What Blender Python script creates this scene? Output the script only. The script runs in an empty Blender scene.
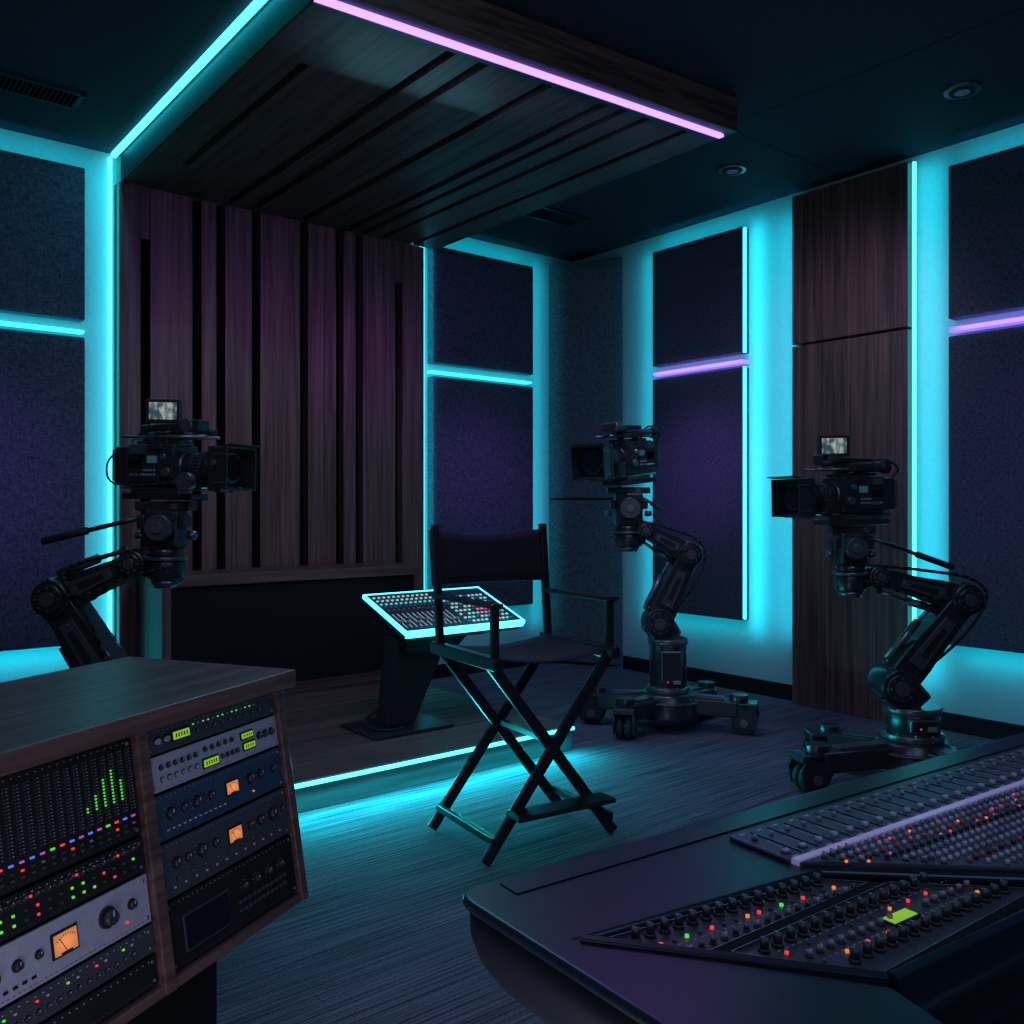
import bpy, bmesh, math, random
from mathutils import Vector, Matrix, Euler
random.seed(7)
S = bpy.context.scene
S.view_settings.view_transform = 'Standard'
R = math.radians

# ------------------------------------------------------------------ materials
def mat(name, col, rough=.5, metal=0.0, emit=None, es=0.0, noise=None, bump=0.0, spec=None):
    m = bpy.data.materials.new(name); m.use_nodes = True
    nt = m.node_tree; b = nt.nodes['Principled BSDF']
    b.inputs['Base Color'].default_value = (*col, 1)
    b.inputs['Roughness'].default_value = rough
    b.inputs['Metallic'].default_value = metal
    if spec is not None: b.inputs['Specular IOR Level'].default_value = spec
    if emit:
        b.inputs['Emission Color'].default_value = (*emit, 1)
        b.inputs['Emission Strength'].default_value = es
    if noise:
        sc, amt = noise
        tc = nt.nodes.new('ShaderNodeTexCoord')
        n = nt.nodes.new('ShaderNodeTexNoise'); n.inputs['Scale'].default_value = sc
        n.inputs['Detail'].default_value = 5
        nt.links.new(tc.outputs['Object'], n.inputs['Vector'])
        r = nt.nodes.new('ShaderNodeValToRGB')
        r.color_ramp.elements[0].position = .3; r.color_ramp.elements[1].position = .7
        r.color_ramp.elements[0].color = (*[c*(1-amt) for c in col], 1)
        r.color_ramp.elements[1].color = (*[min(1, c*(1+amt)) for c in col], 1)
        nt.links.new(n.outputs['Fac'], r.inputs['Fac'])
        nt.links.new(r.outputs['Color'], b.inputs['Base Color'])
        if bump:
            bp = nt.nodes.new('ShaderNodeBump'); bp.inputs['Strength'].default_value = bump
            bp.inputs['Distance'].default_value = .002
            nt.links.new(n.outputs['Fac'], bp.inputs['Height'])
            nt.links.new(bp.outputs['Normal'], b.inputs['Normal'])
    return m

def wood(name, c1, c2, scale, rough=.45):
    m = bpy.data.materials.new(name); m.use_nodes = True
    nt = m.node_tree; b = nt.nodes['Principled BSDF']; b.inputs['Roughness'].default_value = rough
    tc = nt.nodes.new('ShaderNodeTexCoord')
    def layer(k, dist, det):
        mp = nt.nodes.new('ShaderNodeMapping'); mp.inputs['Scale'].default_value = [s*k for s in scale]
        nt.links.new(tc.outputs['Object'], mp.inputs['Vector'])
        n = nt.nodes.new('ShaderNodeTexNoise'); n.inputs['Scale'].default_value = 1.0
        n.inputs['Detail'].default_value = det; n.inputs['Distortion'].default_value = dist
        nt.links.new(mp.outputs['Vector'], n.inputs['Vector']); return n
    n1 = layer(.28, 1.6, 3); n2 = layer(1.1, .4, 6)
    mx = nt.nodes.new('ShaderNodeMix'); mx.data_type = 'FLOAT'; mx.inputs[0].default_value = .5
    nt.links.new(n1.outputs['Fac'], mx.inputs[2]); nt.links.new(n2.outputs['Fac'], mx.inputs[3])
    r = nt.nodes.new('ShaderNodeValToRGB'); e = r.color_ramp.elements
    e[0].position = .40; e[0].color = (*c1, 1); e[1].position = .60; e[1].color = (*c2, 1)
    nt.links.new(mx.outputs[0], r.inputs['Fac']); nt.links.new(r.outputs['Color'], b.inputs['Base Color'])
    bp = nt.nodes.new('ShaderNodeBump'); bp.inputs['Strength'].default_value = .12; bp.inputs['Distance'].default_value = .001
    nt.links.new(n2.outputs['Fac'], bp.inputs['Height']); nt.links.new(bp.outputs['Normal'], b.inputs['Normal'])
    return m

W1, W2 = (.060, .034, .028), (.170, .102, .086)
M_woodV = wood('walnut_vertical', W1, W2, (55, 55, 1.5))
M_woodY = wood('walnut_canopy', (.060, .036, .032), (.165, .105, .092), (55, 1.5, 55), .48)
M_woodX = wood('walnut_horizontal', W1, W2, (1.8, 55, 55))
M_woodTop = wood('walnut_worktop', (.058, .030, .028), (.150, .080, .074), (2.0, 55, 55), .40)
M_riser = wood('walnut_riser', (.06, .05, .055), (.12, .10, .11), (1.8, 40, 40), .5)
M_wall = mat('wall_paint_lit_tint', (.34, .52, .56), .7, noise=(40, .04))  # pale wall; teal of the cyan wash put into its colour
M_ceil = mat('ceiling_tile', (.030, .023, .045), .85, noise=(60, .25), bump=.2)
M_dark = mat('dark_wall', (.03, .03, .04), .9)
def fabric(name, c1, c2):
    m = bpy.data.materials.new(name); m.use_nodes = True
    nt = m.node_tree; b = nt.nodes['Principled BSDF']; b.inputs['Roughness'].default_value = .95
    tc = nt.nodes.new('ShaderNodeTexCoord')
    out = []
    for sc in ((45, 45, 150), (150, 150, 45)):
        mp = nt.nodes.new('ShaderNodeMapping'); mp.inputs['Scale'].default_value = sc
        wv = nt.nodes.new('ShaderNodeTexNoise'); wv.inputs['Scale'].default_value = 1.0; wv.inputs['Detail'].default_value = 2
        nt.links.new(tc.outputs['Object'], mp.inputs['Vector']); nt.links.new(mp.outputs['Vector'], wv.inputs['Vector']); out.append(wv)
    a = nt.nodes.new('ShaderNodeMath'); a.operation = 'ADD'; nt.links.new(out[0].outputs['Fac'], a.inputs[0]); nt.links.new(out[1].outputs['Fac'], a.inputs[1])
    mr = nt.nodes.new('ShaderNodeMapRange'); mr.inputs['From Min'].default_value = .75; mr.inputs['From Max'].default_value = 1.25
    nt.links.new(a.outputs[0], mr.inputs['Value'])
    r = nt.nodes.new('ShaderNodeValToRGB'); e = r.color_ramp.elements; e[0].color = (*c1, 1); e[1].color = (*c2, 1)
    nt.links.new(mr.outputs[0], r.inputs['Fac']); nt.links.new(r.outputs['Color'], b.inputs['Base Color'])
    bp = nt.nodes.new('ShaderNodeBump'); bp.inputs['Strength'].default_value = .5; bp.inputs['Distance'].default_value = .002
    nt.links.new(mr.outputs[0], bp.inputs['Height']); nt.links.new(bp.outputs['Normal'], b.inputs['Normal'])
    return m
M_fabric = fabric('navy_acoustic_fabric', (.030, .044, .062), (.098, .116, .165))
M_fabric2 = fabric('slate_acoustic_fabric', (.040, .06, .072), (.12, .16, .185))
M_black = mat('matte_black', (.010, .010, .013), .75, spec=.2)
M_blackgap = mat('groove_black', (.003, .003, .004), .95, spec=.1)
M_canvas = mat('black_canvas', (.011, .011, .015), .85, noise=(300, .3), bump=.4)
M_metal = mat('black_metal', (.075, .075, .085), .28, .7)
M_metal2 = mat('graphite_metal', (.20, .205, .225), .30, .75)
M_body = mat('camera_black', (.034, .034, .038), .34, .3)
M_rubber = mat('rubber', (.012, .012, .014), .6)
M_glass = mat('lens_glass', (.01, .012, .02), .05, .3)
M_chrome = mat('brushed_steel', (.45, .45, .50), .28, .9)
M_silver = mat('silver_faceplate', (.46, .45, .56), .4, .35, noise=(80, .1))
M_blue = mat('blue_faceplate', (.035, .065, .125), .4, .3)
M_grey = mat('grey_faceplate', (.06, .065, .08), .4, .3)
M_dim = mat('unlit_segment', (.05, .055, .07), .5)
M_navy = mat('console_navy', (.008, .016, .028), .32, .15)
M_navy_shade = mat('console_side_shade', (.005, .008, .014), .42, .1)  # console navy darkened, shade of the side face put into the colour
M_panel = mat('console_panel', (.075, .088, .125), .42, .2)
M_knob = mat('knob_black', (.030, .030, .034), .36)
M_knobg = mat('knob_grey', (.26, .26, .32), .4)
M_knobr = mat('knob_red', (.42, .09, .07), .4)
M_knobp = mat('knob_lilac', (.42, .38, .52), .4)
M_white = mat('white_mark', (.45, .45, .5), .5)
CL = (.012, .78, 1.0)
M_led = mat('led_cyan', (.1, .6, .6), .4, emit=(.065, .80, .88), es=3.2)
M_led2 = mat('led_cyan_soft', (.1, .6, .6), .4, emit=(.05, .8, .9), es=1.5)
M_ledw = mat('led_cyan_white', (.5, .8, .8), .4, emit=(.09, .85, .88), es=2.6)
M_purp = mat('led_violet', (.4, .2, .6), .4, emit=(.34, .20, 1.0), es=2.6)
M_lil = mat('led_lilac', (.4, .2, .6), .4, emit=(.28, .19, .95), es=1.1)
def em(n, c, s): return mat(n, tuple(x*.3 for x in c), .5, emit=c, es=s)
E_g = em('indicator_green', (.12, .9, .06), .75); E_r = em('indicator_red', (1, .05, .05), .85)
E_gd = em('display_green', (.42, .8, .05), .5)
E_b = em('indicator_blue', (.12, .25, 1), .7); E_m = em('indicator_magenta', (.8, .12, .7), .5)
E_c = em('indicator_cyan', (.1, .9, .9), .7); E_w = em('indicator_white', (.6, .75, .85), .45)
E_wb = em('button_white', (.55, .8, .9), .65); E_pk = em('button_pink', (.95, .25, .45), .7)
E_or = em('indicator_amber', (1, .25, .05), .8)

def glow_mat(name, c, s):
    m = bpy.data.materials.new(name); m.use_nodes = True
    nt = m.node_tree; b = nt.nodes['Principled BSDF']; b.inputs['Base Color'].default_value = (*[x*.2 for x in c], 1)
    tc = nt.nodes.new('ShaderNodeTexCoord'); g = nt.nodes.new('ShaderNodeTexGradient'); g.gradient_type = 'SPHERICAL'
    mp = nt.nodes.new('ShaderNodeMapping'); mp.inputs['Scale'].default_value = (22, 22, 30)
    nt.links.new(tc.outputs['Object'], mp.inputs['Vector']); nt.links.new(mp.outputs['Vector'], g.inputs['Vector'])
    r = nt.nodes.new('ShaderNodeMath'); r.operation = 'MULTIPLY_ADD'; r.inputs[1].default_value = s; r.inputs[2].default_value = s*.35
    nt.links.new(g.outputs['Fac'], r.inputs[0]); nt.links.new(r.outputs[0], b.inputs['Emission Strength'])
    b.inputs['Emission Color'].default_value = (*c, 1)
    return m
E_o = glow_mat('meter_amber', (1, .34, .12), .65)

def screen_mat():
    m = bpy.data.materials.new('monitor_picture'); m.use_nodes = True
    nt = m.node_tree; b = nt.nodes['Principled BSDF']; b.inputs['Base Color'].default_value = (.02, .02, .02, 1)
    tc = nt.nodes.new('ShaderNodeTexCoord'); mp = nt.nodes.new('ShaderNodeMapping'); mp.inputs['Scale'].default_value = (46, 1, 22)
    mp.inputs['Location'].default_value = (3.3, 0, 1.7)
    v = nt.nodes.new('ShaderNodeTexNoise'); v.inputs['Scale'].default_value = 1; v.inputs['Detail'].default_value = 2
    nt.links.new(tc.outputs['Object'], mp.inputs['Vector']); nt.links.new(mp.outputs['Vector'], v.inputs['Vector'])
    r = nt.nodes.new('ShaderNodeValToRGB'); e = r.color_ramp.elements
    e[0].color = (.03, .06, .07, 1); e[0].position = .42; e[1].color = (.42, .40, .36, 1); e[1].position = .62
    k = r.color_ramp.elements.new(.50); k.color = (.14, .20, .22, 1)
    nt.links.new(v.outputs['Fac'], r.inputs['Fac']); nt.links.new(r.outputs['Color'], b.inputs['Emission Color'])
    b.inputs['Emission Strength'].default_value = .9
    return m
M_screen = screen_mat()

def carpet_mat():
    m = bpy.data.materials.new('carpet'); m.use_nodes = True
    nt = m.node_tree; b = nt.nodes['Principled BSDF']; b.inputs['Roughness'].default_value = .95
    b.inputs['Specular IOR Level'].default_value = .1
    tc = nt.nodes.new('ShaderNodeTexCoord'); mp = nt.nodes.new('ShaderNodeMapping')
    mp.inputs['Scale'].default_value = (2.0, 120, 1)
    nt.links.new(tc.outputs['Object'], mp.inputs['Vector'])
    n = nt.nodes.new('ShaderNodeTexNoise'); n.inputs['Scale'].default_value = 1; n.inputs['Detail'].default_value = 2
    nt.links.new(mp.outputs['Vector'], n.inputs['Vector'])
    n2 = nt.nodes.new('ShaderNodeTexNoise'); n2.inputs['Scale'].default_value = 200; n2.inputs['Detail'].default_value = 3
    nt.links.new(tc.outputs['Object'], n2.inputs['Vector'])
    mx = nt.nodes.new('ShaderNodeMath'); mx.operation = 'MULTIPLY_ADD'; mx.inputs[1].default_value = .60
    nt.links.new(n2.outputs['Fac'], mx.inputs[0]); nt.links.new(n.outputs['Fac'], mx.inputs[2])
    r = nt.nodes.new('ShaderNodeValToRGB'); e = r.color_ramp.elements
    e[0].position = .62; e[0].color = (.034, .036, .050, 1); e[1].position = .98; e[1].color = (.185, .185, .235, 1)
    nt.links.new(mx.outputs[0], r.inputs['Fac']); nt.links.new(r.outputs['Color'], b.inputs['Base Color'])
    bp = nt.nodes.new('ShaderNodeBump'); bp.inputs['Strength'].default_value = .5; bp.inputs['Distance'].default_value = .003
    nt.links.new(mx.outputs[0], bp.inputs['Height']); nt.links.new(bp.outputs['Normal'], b.inputs['Normal'])
    return m
M_carpet = carpet_mat()

# ------------------------------------------------------------------ mesh builder
class MB:
    def __init__(s): s.bm = bmesh.new(); s.m = []
    def mi(s, m):
        if m not in s.m: s.m.append(m)
        return s.m.index(m)
    def fin(s, vs, m, bev=0, seg=2):
        fs = set(f for v in vs for f in v.link_faces); i = s.mi(m)
        for f in fs: f.material_index = i
        if bev:
            es = list(set(e for v in vs for e in v.link_edges))
            bmesh.ops.bevel(s.bm, geom=es, offset=bev, segments=seg, profile=.5, affect='EDGES', clamp_overlap=True)
    def box(s, c, size, m, rot=None, bev=0, seg=2):
        Rm = Euler(rot).to_matrix().to_4x4() if rot is not None and not isinstance(rot, Matrix) else (rot or Matrix())
        M = Matrix.Translation(c) @ Rm @ Matrix.Diagonal((*size, 1))
        r = bmesh.ops.create_cube(s.bm, size=1, matrix=M); s.fin(r['verts'], m, bev, seg); return s
    def span(s, a, b, m, bev=0):
        return s.box([(p+q)/2 for p, q in zip(a, b)], [abs(q-p) for p, q in zip(a, b)], m, bev=bev)
    def beam(s, p1, p2, w, t, m, bev=0, ref=(0, 1, 0)):
        p1, p2 = Vector(p1), Vector(p2); z = (p2-p1).normalized(); y = Vector(ref)
        x = y.cross(z)
        if x.length < 1e-4: x = Vector((1, 0, 0)).cross(z)
        x.normalize(); y = z.cross(x)
        Rm = Matrix((x, y, z)).transposed().to_4x4()
        return s.box((p1+p2)/2, (w, t, (p2-p1).length), m, rot=Rm, bev=bev)
    def cyl(s, p1, p2, r, m, r2=None, seg=24, bev=0):
        p1, p2 = Vector(p1), Vector(p2); d = p2-p1
        q = d.to_track_quat('Z', 'Y').to_matrix().to_4x4()
        M = Matrix.Translation((p1+p2)/2) @ q
        o = bmesh.ops.create_cone(s.bm, cap_ends=True, segments=seg, radius1=r, radius2=r if r2 is None else r2, depth=d.length, matrix=M)
        i = s.mi(m)
        fs = set(f for v in o['verts'] for f in v.link_faces)
        for f in fs:
            f.material_index = i
            if len(f.verts) == 4 and seg > 6: f.smooth = True
        if bev:
            es = [e for e in set(e for v in o['verts'] for e in v.link_edges) if any(len(f.verts) > 4 for f in e.link_faces)]
            bmesh.ops.bevel(s.bm, geom=es, offset=bev, segments=2, profile=.5, affect='EDGES', clamp_overlap=True)
        return s
    def sph(s, c, r, m):
        o = bmesh.ops.create_uvsphere(s.bm, u_segments=16, v_segments=10, radius=r, matrix=Matrix.Translation(c))
        i = s.mi(m)
        for f in set(f for v in o['verts'] for f in v.link_faces): f.material_index = i; f.smooth = True
        return s
    def tube(s, pts, r, m, seg=10):
        P = [Vector(p) for p in pts]
        for _ in range(2):
            Q = [P[0]]
            for a, b in zip(P[:-1], P[1:]): Q += [a*.75+b*.25, a*.25+b*.75]
            P = Q+[P[-1]]
        for a, b in zip(P[:-1], P[1:]): s.cyl(a, b, r, m, seg=seg)
        for p in P[1:-1]: s.sph(p, r, m)
        return s
    def prism(s, pts, vec, m, bev=0, seg=2):
        v = Vector(vec); a = [s.bm.verts.new(p) for p in pts]; b = [s.bm.verts.new(Vector(p)+v) for p in pts]
        n = len(pts); s.bm.faces.new(a); s.bm.faces.new(b[::-1])
        for i in range(n): s.bm.faces.new((a[i], b[i], b[(i+1) % n], a[(i+1) % n]))
        s.fin(a+b, m, bev, seg); return s
    def obj(s, name, parent=None, loc=(0, 0, 0), rot=(0, 0, 0), label=None, cat=None, kind=None, group=None):
        bmesh.ops.recalc_face_normals(s.bm, faces=s.bm.faces)
        me = bpy.data.meshes.new(name); s.bm.to_mesh(me); s.bm.free()
        for m in s.m: me.materials.append(m)
        o = bpy.data.objects.new(name, me); bpy.context.collection.objects.link(o)
        o.location = loc; o.rotation_euler = rot
        if parent: o.parent = parent
        tag(o, label, cat, kind, group); return o
def tag(o, label=None, cat=None, kind=None, group=None):
    if label: o['label'] = label
    if cat: o['category'] = cat
    if kind: o['kind'] = kind
    if group: o['group'] = group
def thing(name, label, cat, loc=(0, 0, 0), rot=(0, 0, 0), group=None):
    o = bpy.data.objects.new(name, None); o.empty_display_size = .1
    bpy.context.collection.objects.link(o); o.location = loc; o.rotation_euler = rot
    tag(o, label, cat, None, group); return o
def share(name, src, parent, loc, rot=(0, 0, 0)):
    o = src.copy(); o.name = name; o.parent = parent; o.location = loc; o.rotation_euler = rot
    bpy.context.collection.objects.link(o); return o

XR, YB, ZC = 5.08, 5.45, 3.27
XL, YF = -2.0, -1.6
# ------------------------------------------------------------------ room shell
MB().span((XL-.1, YF-.1, -.1), (XR+.1, YB+.1, 0), M_carpet).obj('floor', kind='structure', label='dark blue grey ribbed carpet floor', cat='floor')
c = MB().span((XL-.1, YF-.1, ZC), (XR+.1, YB+.1, ZC+.1), M_ceil)
for y in (1.0, 3.0):
    c.span((XL, y, ZC-.0006), (XR, y+.004, ZC), M_blackgap)
for x in (.2, 3.9):
    c.span((x, YF, ZC-.0006), (x+.004, YB, ZC), M_blackgap)
c.obj('ceiling', kind='structure', label='dark acoustic tile ceiling', cat='ceiling')
MB().span((XL, YB, 0), (XR, YB+.1, ZC), M_wall).obj('wall_back', kind='structure', label='pale wall washed with cyan light', cat='wall')
MB().span((XR, YF, 0), (XR+.1, YB+.1, ZC), M_wall).obj('wall_right', kind='structure', label='pale wall washed with cyan light', cat='wall')
MB().span((XL-.1, YF, 0), (XL, YB+.1, ZC), M_dark).obj('wall_left', kind='structure', label='dark wall', cat='wall')
MB().span((XL, YF-.1, 0), (XR, YF, ZC), M_dark).obj('wall_front', kind='structure', label='dark wall', cat='wall')
MB().span((XR-.018, 3.33, 0), (XR, 4.87, .10), M_black, bev=.003).obj('baseboard_right', kind='structure', label='black baseboard', cat='baseboard')
MB().span((XR-.018, 0.2, 0), (XR, 2.55, .10), M_black, bev=.003).obj('baseboard_side', kind='structure', label='black baseboard', cat='baseboard')
MB().span((3.56, YB-.018, 0), (4.79, YB, .10), M_black, bev=.003).obj('baseboard_back', kind='structure', label='black baseboard', cat='baseboard')

# ------------------------------------------------------------------ acoustic panels
ZU = (2.285, 3.13); ZL = (.49, 2.19); G = .0006
def panel_back(x0, x1, z):
    MB().span((x0, YB-.08, z[0]), (x1, YB-G, z[1]), M_fabric, bev=.008).obj('acoustic_panel', label='dark navy fabric acoustic panel on the cyan lit wall', cat='acoustic panel', group='wall acoustic panels')
def panel_right(y0, y1, z):
    MB().span((XR-.08, y0, z[0]), (XR-G, y1, z[1]), M_fabric, bev=.008).obj('acoustic_panel', label='dark navy fabric acoustic panel on the cyan lit wall', cat='acoustic panel', group='wall acoustic panels')
for z in (ZU, ZL):
    panel_back(.12, 1.315, z); panel_back(3.635, 4.58, z)
    panel_right(3.71, 4.51, z); panel_right(1.10, 2.34, z)
for z0, z1 in ((.02, 1.305), (1.32, 3.19)):
    MB().prism([(4.80, 5.44, z0), (5.07, 4.88, z0), (5.07, 5.44, z0)], (0, 0, z1-z0), M_fabric2, bev=.006).obj(
        'corner_panel', label='slate grey fabric panel across the room corner', cat='acoustic panel', group='corner acoustic panels')

# ------------------------------------------------------------------ LED strips
def led(a, b, m, lab='glowing cyan led light strip on the wall'):
    MB().span(a, b, m).obj('led_strip', label=lab, cat='light strip', group='wall led strips')
led((1.452, YB-.04, .15), (1.466, YB-G, 3.24), M_led)
led((.12, YB-.06, 2.217), (1.315, YB-G, 2.233), M_led2, 'glowing cyan led strip between two panels')
led((3.572, YB-.04, .15), (3.586, YB-G, 3.24), M_led)
led((3.64, YB-.06, 2.217), (4.58, YB-G, 2.233), M_led2, 'glowing cyan led strip between two panels')
led((XR-.075, 3.692, .50), (XR-.055, 3.706, 2.19), M_led)
led((XR-.075, 3.692, 2.285), (XR-.055, 3.706, 3.12), M_led)
led((XR-.07, 3.71, 2.215), (XR-G, 4.51, 2.24), M_lil, 'glowing lilac led strip between two panels')
led((XR-.06, 2.538, .12), (XR-.04, 2.553, 3.22), M_led)
led((XR-.07, 1.10, 2.215), (XR-G, 2.34, 2.24), M_lil, 'glowing lilac led strip between two panels')

# ------------------------------------------------------------------ wood feature wall
grooves = [(1.607, 2.79), (1.905, 9), (2.05, 9), (2.273, 9), (2.596, 9), (2.853, 9), (3.0, 9), (3.31, 2.81)]
b = MB().span((1.49, YB-.04, 0), (3.545, YB-G, 3.09), M_blackgap)
edges = [1.49]
for g, t in grooves: edges += [g, g+.05]
edges.append(3.545)
for i in range(0, len(edges), 2):
    b.span((edges[i], YB-.10, 0), (edges[i+1], YB-.035, 3.09), M_woodV, bev=.003)
for g, t in grooves:
    if t < 9: b.span((g, YB-.10, t), (g+.05, YB-.035, 3.09), M_woodV)
b.obj('wood_wall_panel', label='tall walnut wall panel with dark vertical grooves', cat='wall panel')
for z0, z1 in ((0, 2.265), (2.28, 3.22)):
    MB().span((XR-.09, 2.565, z0), (XR-G, 3.32, z1), M_woodV, bev=.004).obj('wood_panel', label='walnut veneer panel on the wall', cat='wall panel', group='walnut pilaster panels')

# ------------------------------------------------------------------ canopy (front edge slightly skewed)
E = thing('ceiling_canopy', 'suspended walnut slatted ceiling canopy with violet light edge', 'ceiling canopy', (1.5, 2.8, 3.09))
def fy(x): return 2.965-.075*(x-1.5)
def slab(b, x0, x1, o0, o1, z0, z1, m, bev=0):
    ya, yb_ = (fy(x0)+o1, fy(x1)+o1) if not isinstance(o1, tuple) else (o1[1], o1[1])
    pts = [(x0-1.5, fy(x0)+o0-2.8, z0-3.09), (x1-1.5, fy(x1)+o0-2.8, z0-3.09), (x1-1.5, yb_-2.8, z0-3.09), (x0-1.5, ya-2.8, z0-3.09)]
    b.prism(pts, (0, 0, z1-z0), m, bev=bev)
YW = ('y', YB-.1)
b = MB(); slab(b, 1.50, 3.62, 0, YW, 3.13, ZC-.002, M_blackgap)
slots = [(2.085, .045), (2.245, .045), (2.575, .045), (2.90, .045), (3.02, .035), (3.17, .035), (3.42, .035)]
xs = [1.505]
for x, w in slots: xs += [x, x+w]
xs.append(3.62)
for i in range(0, len(xs), 2):
    if i == 0:
        slab(b, 1.505, 1.675, .06, YW, 3.09, 3.135, M_woodY); slab(b, 1.715, 2.085, .06, YW, 3.09, 3.135, M_woodY)
        slab(b, 1.675, 1.715, .06, ('y', 3.45), 3.09, 3.135, M_woodY); b.span((.175, 4.88-2.8, 0), (.215, YB-.1-2.8, .045), M_woodY)
    else: slab(b, xs[i], xs[i+1], .06, YW, 3.09, 3.135, M_woodY, .002)
b.obj('slatted_soffit', E)
b = MB(); slab(b, 1.5, 3.665, -.055, 0, 3.10, ZC-.002, M_woodX, .003); slab(b, 3.62, 3.665, 0, YW, 3.10, ZC-.002, M_woodY, .003)
slab(b, 1.497, 1.505, 0, YW, 3.088, ZC-.002, M_black); b.obj('fascia', E)  # thin black sheet added on the left side to keep cyan spill dark
b = MB(); slab(b, 1.506, 3.635, .002, .030, 3.086, 3.13, M_purp); b.obj('led_strip', E, label='bright violet led strip')
b = MB(); slab(b, 1.506, 3.62, .034, .058, 3.085, 3.13, M_woodX); b.obj('inner_lip', E)
MB().span((-.035, -.8, .155), (-.008, YB-.02-2.8, .178), M_led).obj('led_strip', E, label='bright cyan led strip')

M_lens = mat('downlight_lens', (.1, .1, .2), .15, emit=(.12, .2, .5), es=.12)  # lamp is off; faint blue sheen put into the lens as emission
for x, y in ((4.44, 2.01), (4.418, 3.35)):
    E = thing('downlight', 'round recessed ceiling downlight, switched off', 'ceiling light', (x, y, ZC), group='ceiling downlights')
    MB().cyl((0, 0, -.012), (0, 0, 0), .080, M_metal2, r2=.090, seg=32).obj('trim_ring', E)
    MB().cyl((0, 0, -.016), (0, 0, -.010), .060, M_black, seg=32).cyl((0, 0, -.018), (0, 0, -.015), .035, M_lens, seg=24).obj('lens', E)
def vent(x, y, lx, ly, rz=0):
    E = thing('air_vent', 'black slotted ceiling air vent', 'vent', (x, y, ZC), (0, 0, rz), group='ceiling air vents')
    b = MB(); t = .012
    b.span((-lx/2, -ly/2, -t), (lx/2, -ly/2+.02, 0), M_metal); b.span((-lx/2, ly/2-.02, -t), (lx/2, ly/2, 0), M_metal)
    b.span((-lx/2, -ly/2, -t), (-lx/2+.02, ly/2, 0), M_metal); b.span((lx/2-.02, -ly/2, -t), (lx/2, ly/2, 0), M_metal)
    b.obj('frame', E)
    b = MB().span((-lx/2+.02, -ly/2+.02, -.004), (lx/2-.02, ly/2-.02, 0), M_blackgap)
    n = int(lx/.022)
    for i in range(1, n): b.box((-lx/2+lx*i/n, 0, -.008), (.005, ly-.04, .010), M_metal, rot=(0, R(30), 0))
    b.obj('grille', E)
vent(.85, 4.83, .62, .20)
vent(4.16, 4.66, .50, .22)

# ------------------------------------------------------------------ platform
E = thing('stage_platform', 'low walnut stage platform with glowing cyan front edge', 'platform', (1.4, 3.4, 0))
b = MB()
b.span((0, .01, 0), (1.76, 1.94, .12), M_woodX, bev=.003)
b.span((0, 0, 0), (1.76, .012, .118), M_riser, bev=.002)
for i in range(11): b.span((0, .002+i*.177, .118), (1.76, .173+i*.177, .13), M_woodX, bev=.002)
b.obj('deck', E)
MB().span((0, -.016, .108), (1.765, .0, .122), M_ledw).obj('led_strip', E, label='cyan led strip along the front edge')

E = thing('low_cabinet', 'long walnut framed low cabinet with black front', 'cabinet', (1.58, 4.9, .13))
b = MB(); bw = 1.64; z1 = .745
b.span((0, 0, z1-.06), (bw, .44, z1), M_woodX, bev=.003); b.span((0, 0, 0), (.05, .44, z1-.06), M_woodV, bev=.002)
b.span((bw-.045, 0, 0), (bw, .44, z1-.06), M_woodV, bev=.002); b.span((.05, 0, 0), (bw-.045, .44, .09), M_woodX)
b.span((.05, .38, .09), (bw-.045, .44, z1-.06), M_black); b.obj('frame', E)
MB().span((.052, .02, .092), (bw-.047, .04, z1-.062), M_black, bev=.003).obj('front_panel', E, label='plain black front panel')

# ------------------------------------------------------------------ kiosk
kx, ky, kz = 2.44, 3.93, .13
E = thing('control_kiosk', 'black pedestal control desk with glowing cyan edge', 'control desk', (kx, ky, kz))
b = MB().box((0, 0, .008), (.46, .36, .016), M_metal, bev=.004); b.obj('base_plate', E)
b = MB().prism([(-.09, -.05, .016), (.07, -.05, .016), (.30, -.05, .46), (-.04, -.05, .46)], (0, .11, 0), M_body, bev=.005)
b.prism([(-.03, -.13, .46), (.36, -.13, .46), (.30, -.09, .38), (.0, -.09, .38)], (0, .22, 0), M_body, bev=.004)
b.obj('pedestal', E)
b = MB().tube([(-.03, -.1, .02), (-.12, -.12, .02), (-.17, -.05, .02), (-.18, .05, .05), (-.05, .06, .1)], .006, M_rubber); b.obj('cable', E)
tilt = R(20)
D = bpy.data.objects.new('desk_top', None); bpy.context.collection.objects.link(D); D.parent = E
D.location = (.325, .04, .575); D.rotation_euler = (tilt, 0, 0)
w, d = .75, .44
b = MB(); b.box((0, 0, -.03), (w-.02, d-.02, .05), M_body, bev=.006); b.box((-.06, 0, -.065), (w-.28, d-.10, .04), M_body, bev=.01); b.obj('housing', D)
MB().box((0, 0, .0), (w-.016, d-.016, .012), M_grey).obj('faceplate', D)
b = MB(); t = .011
b.box((0, -d/2, -.010), (w, t, .036), M_ledw); b.box((0, d/2, -.002), (w, t, .018), M_ledw)
b.box((-w/2, 0, -.004), (t, d+t, .022), M_ledw); b.box((w/2, 0, -.004), (t, d+t, .022), M_ledw); b.obj('led_edge', D, label='glowing cyan white edge light')
bm_ = [E_wb, E_c, E_pk, M_knobg]
ks = [MB().box((0, 0, .003), (.015, .013, .006), m, bev=.002).obj('button', D, (0, 0, -.02)) for m in bm_]
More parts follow.
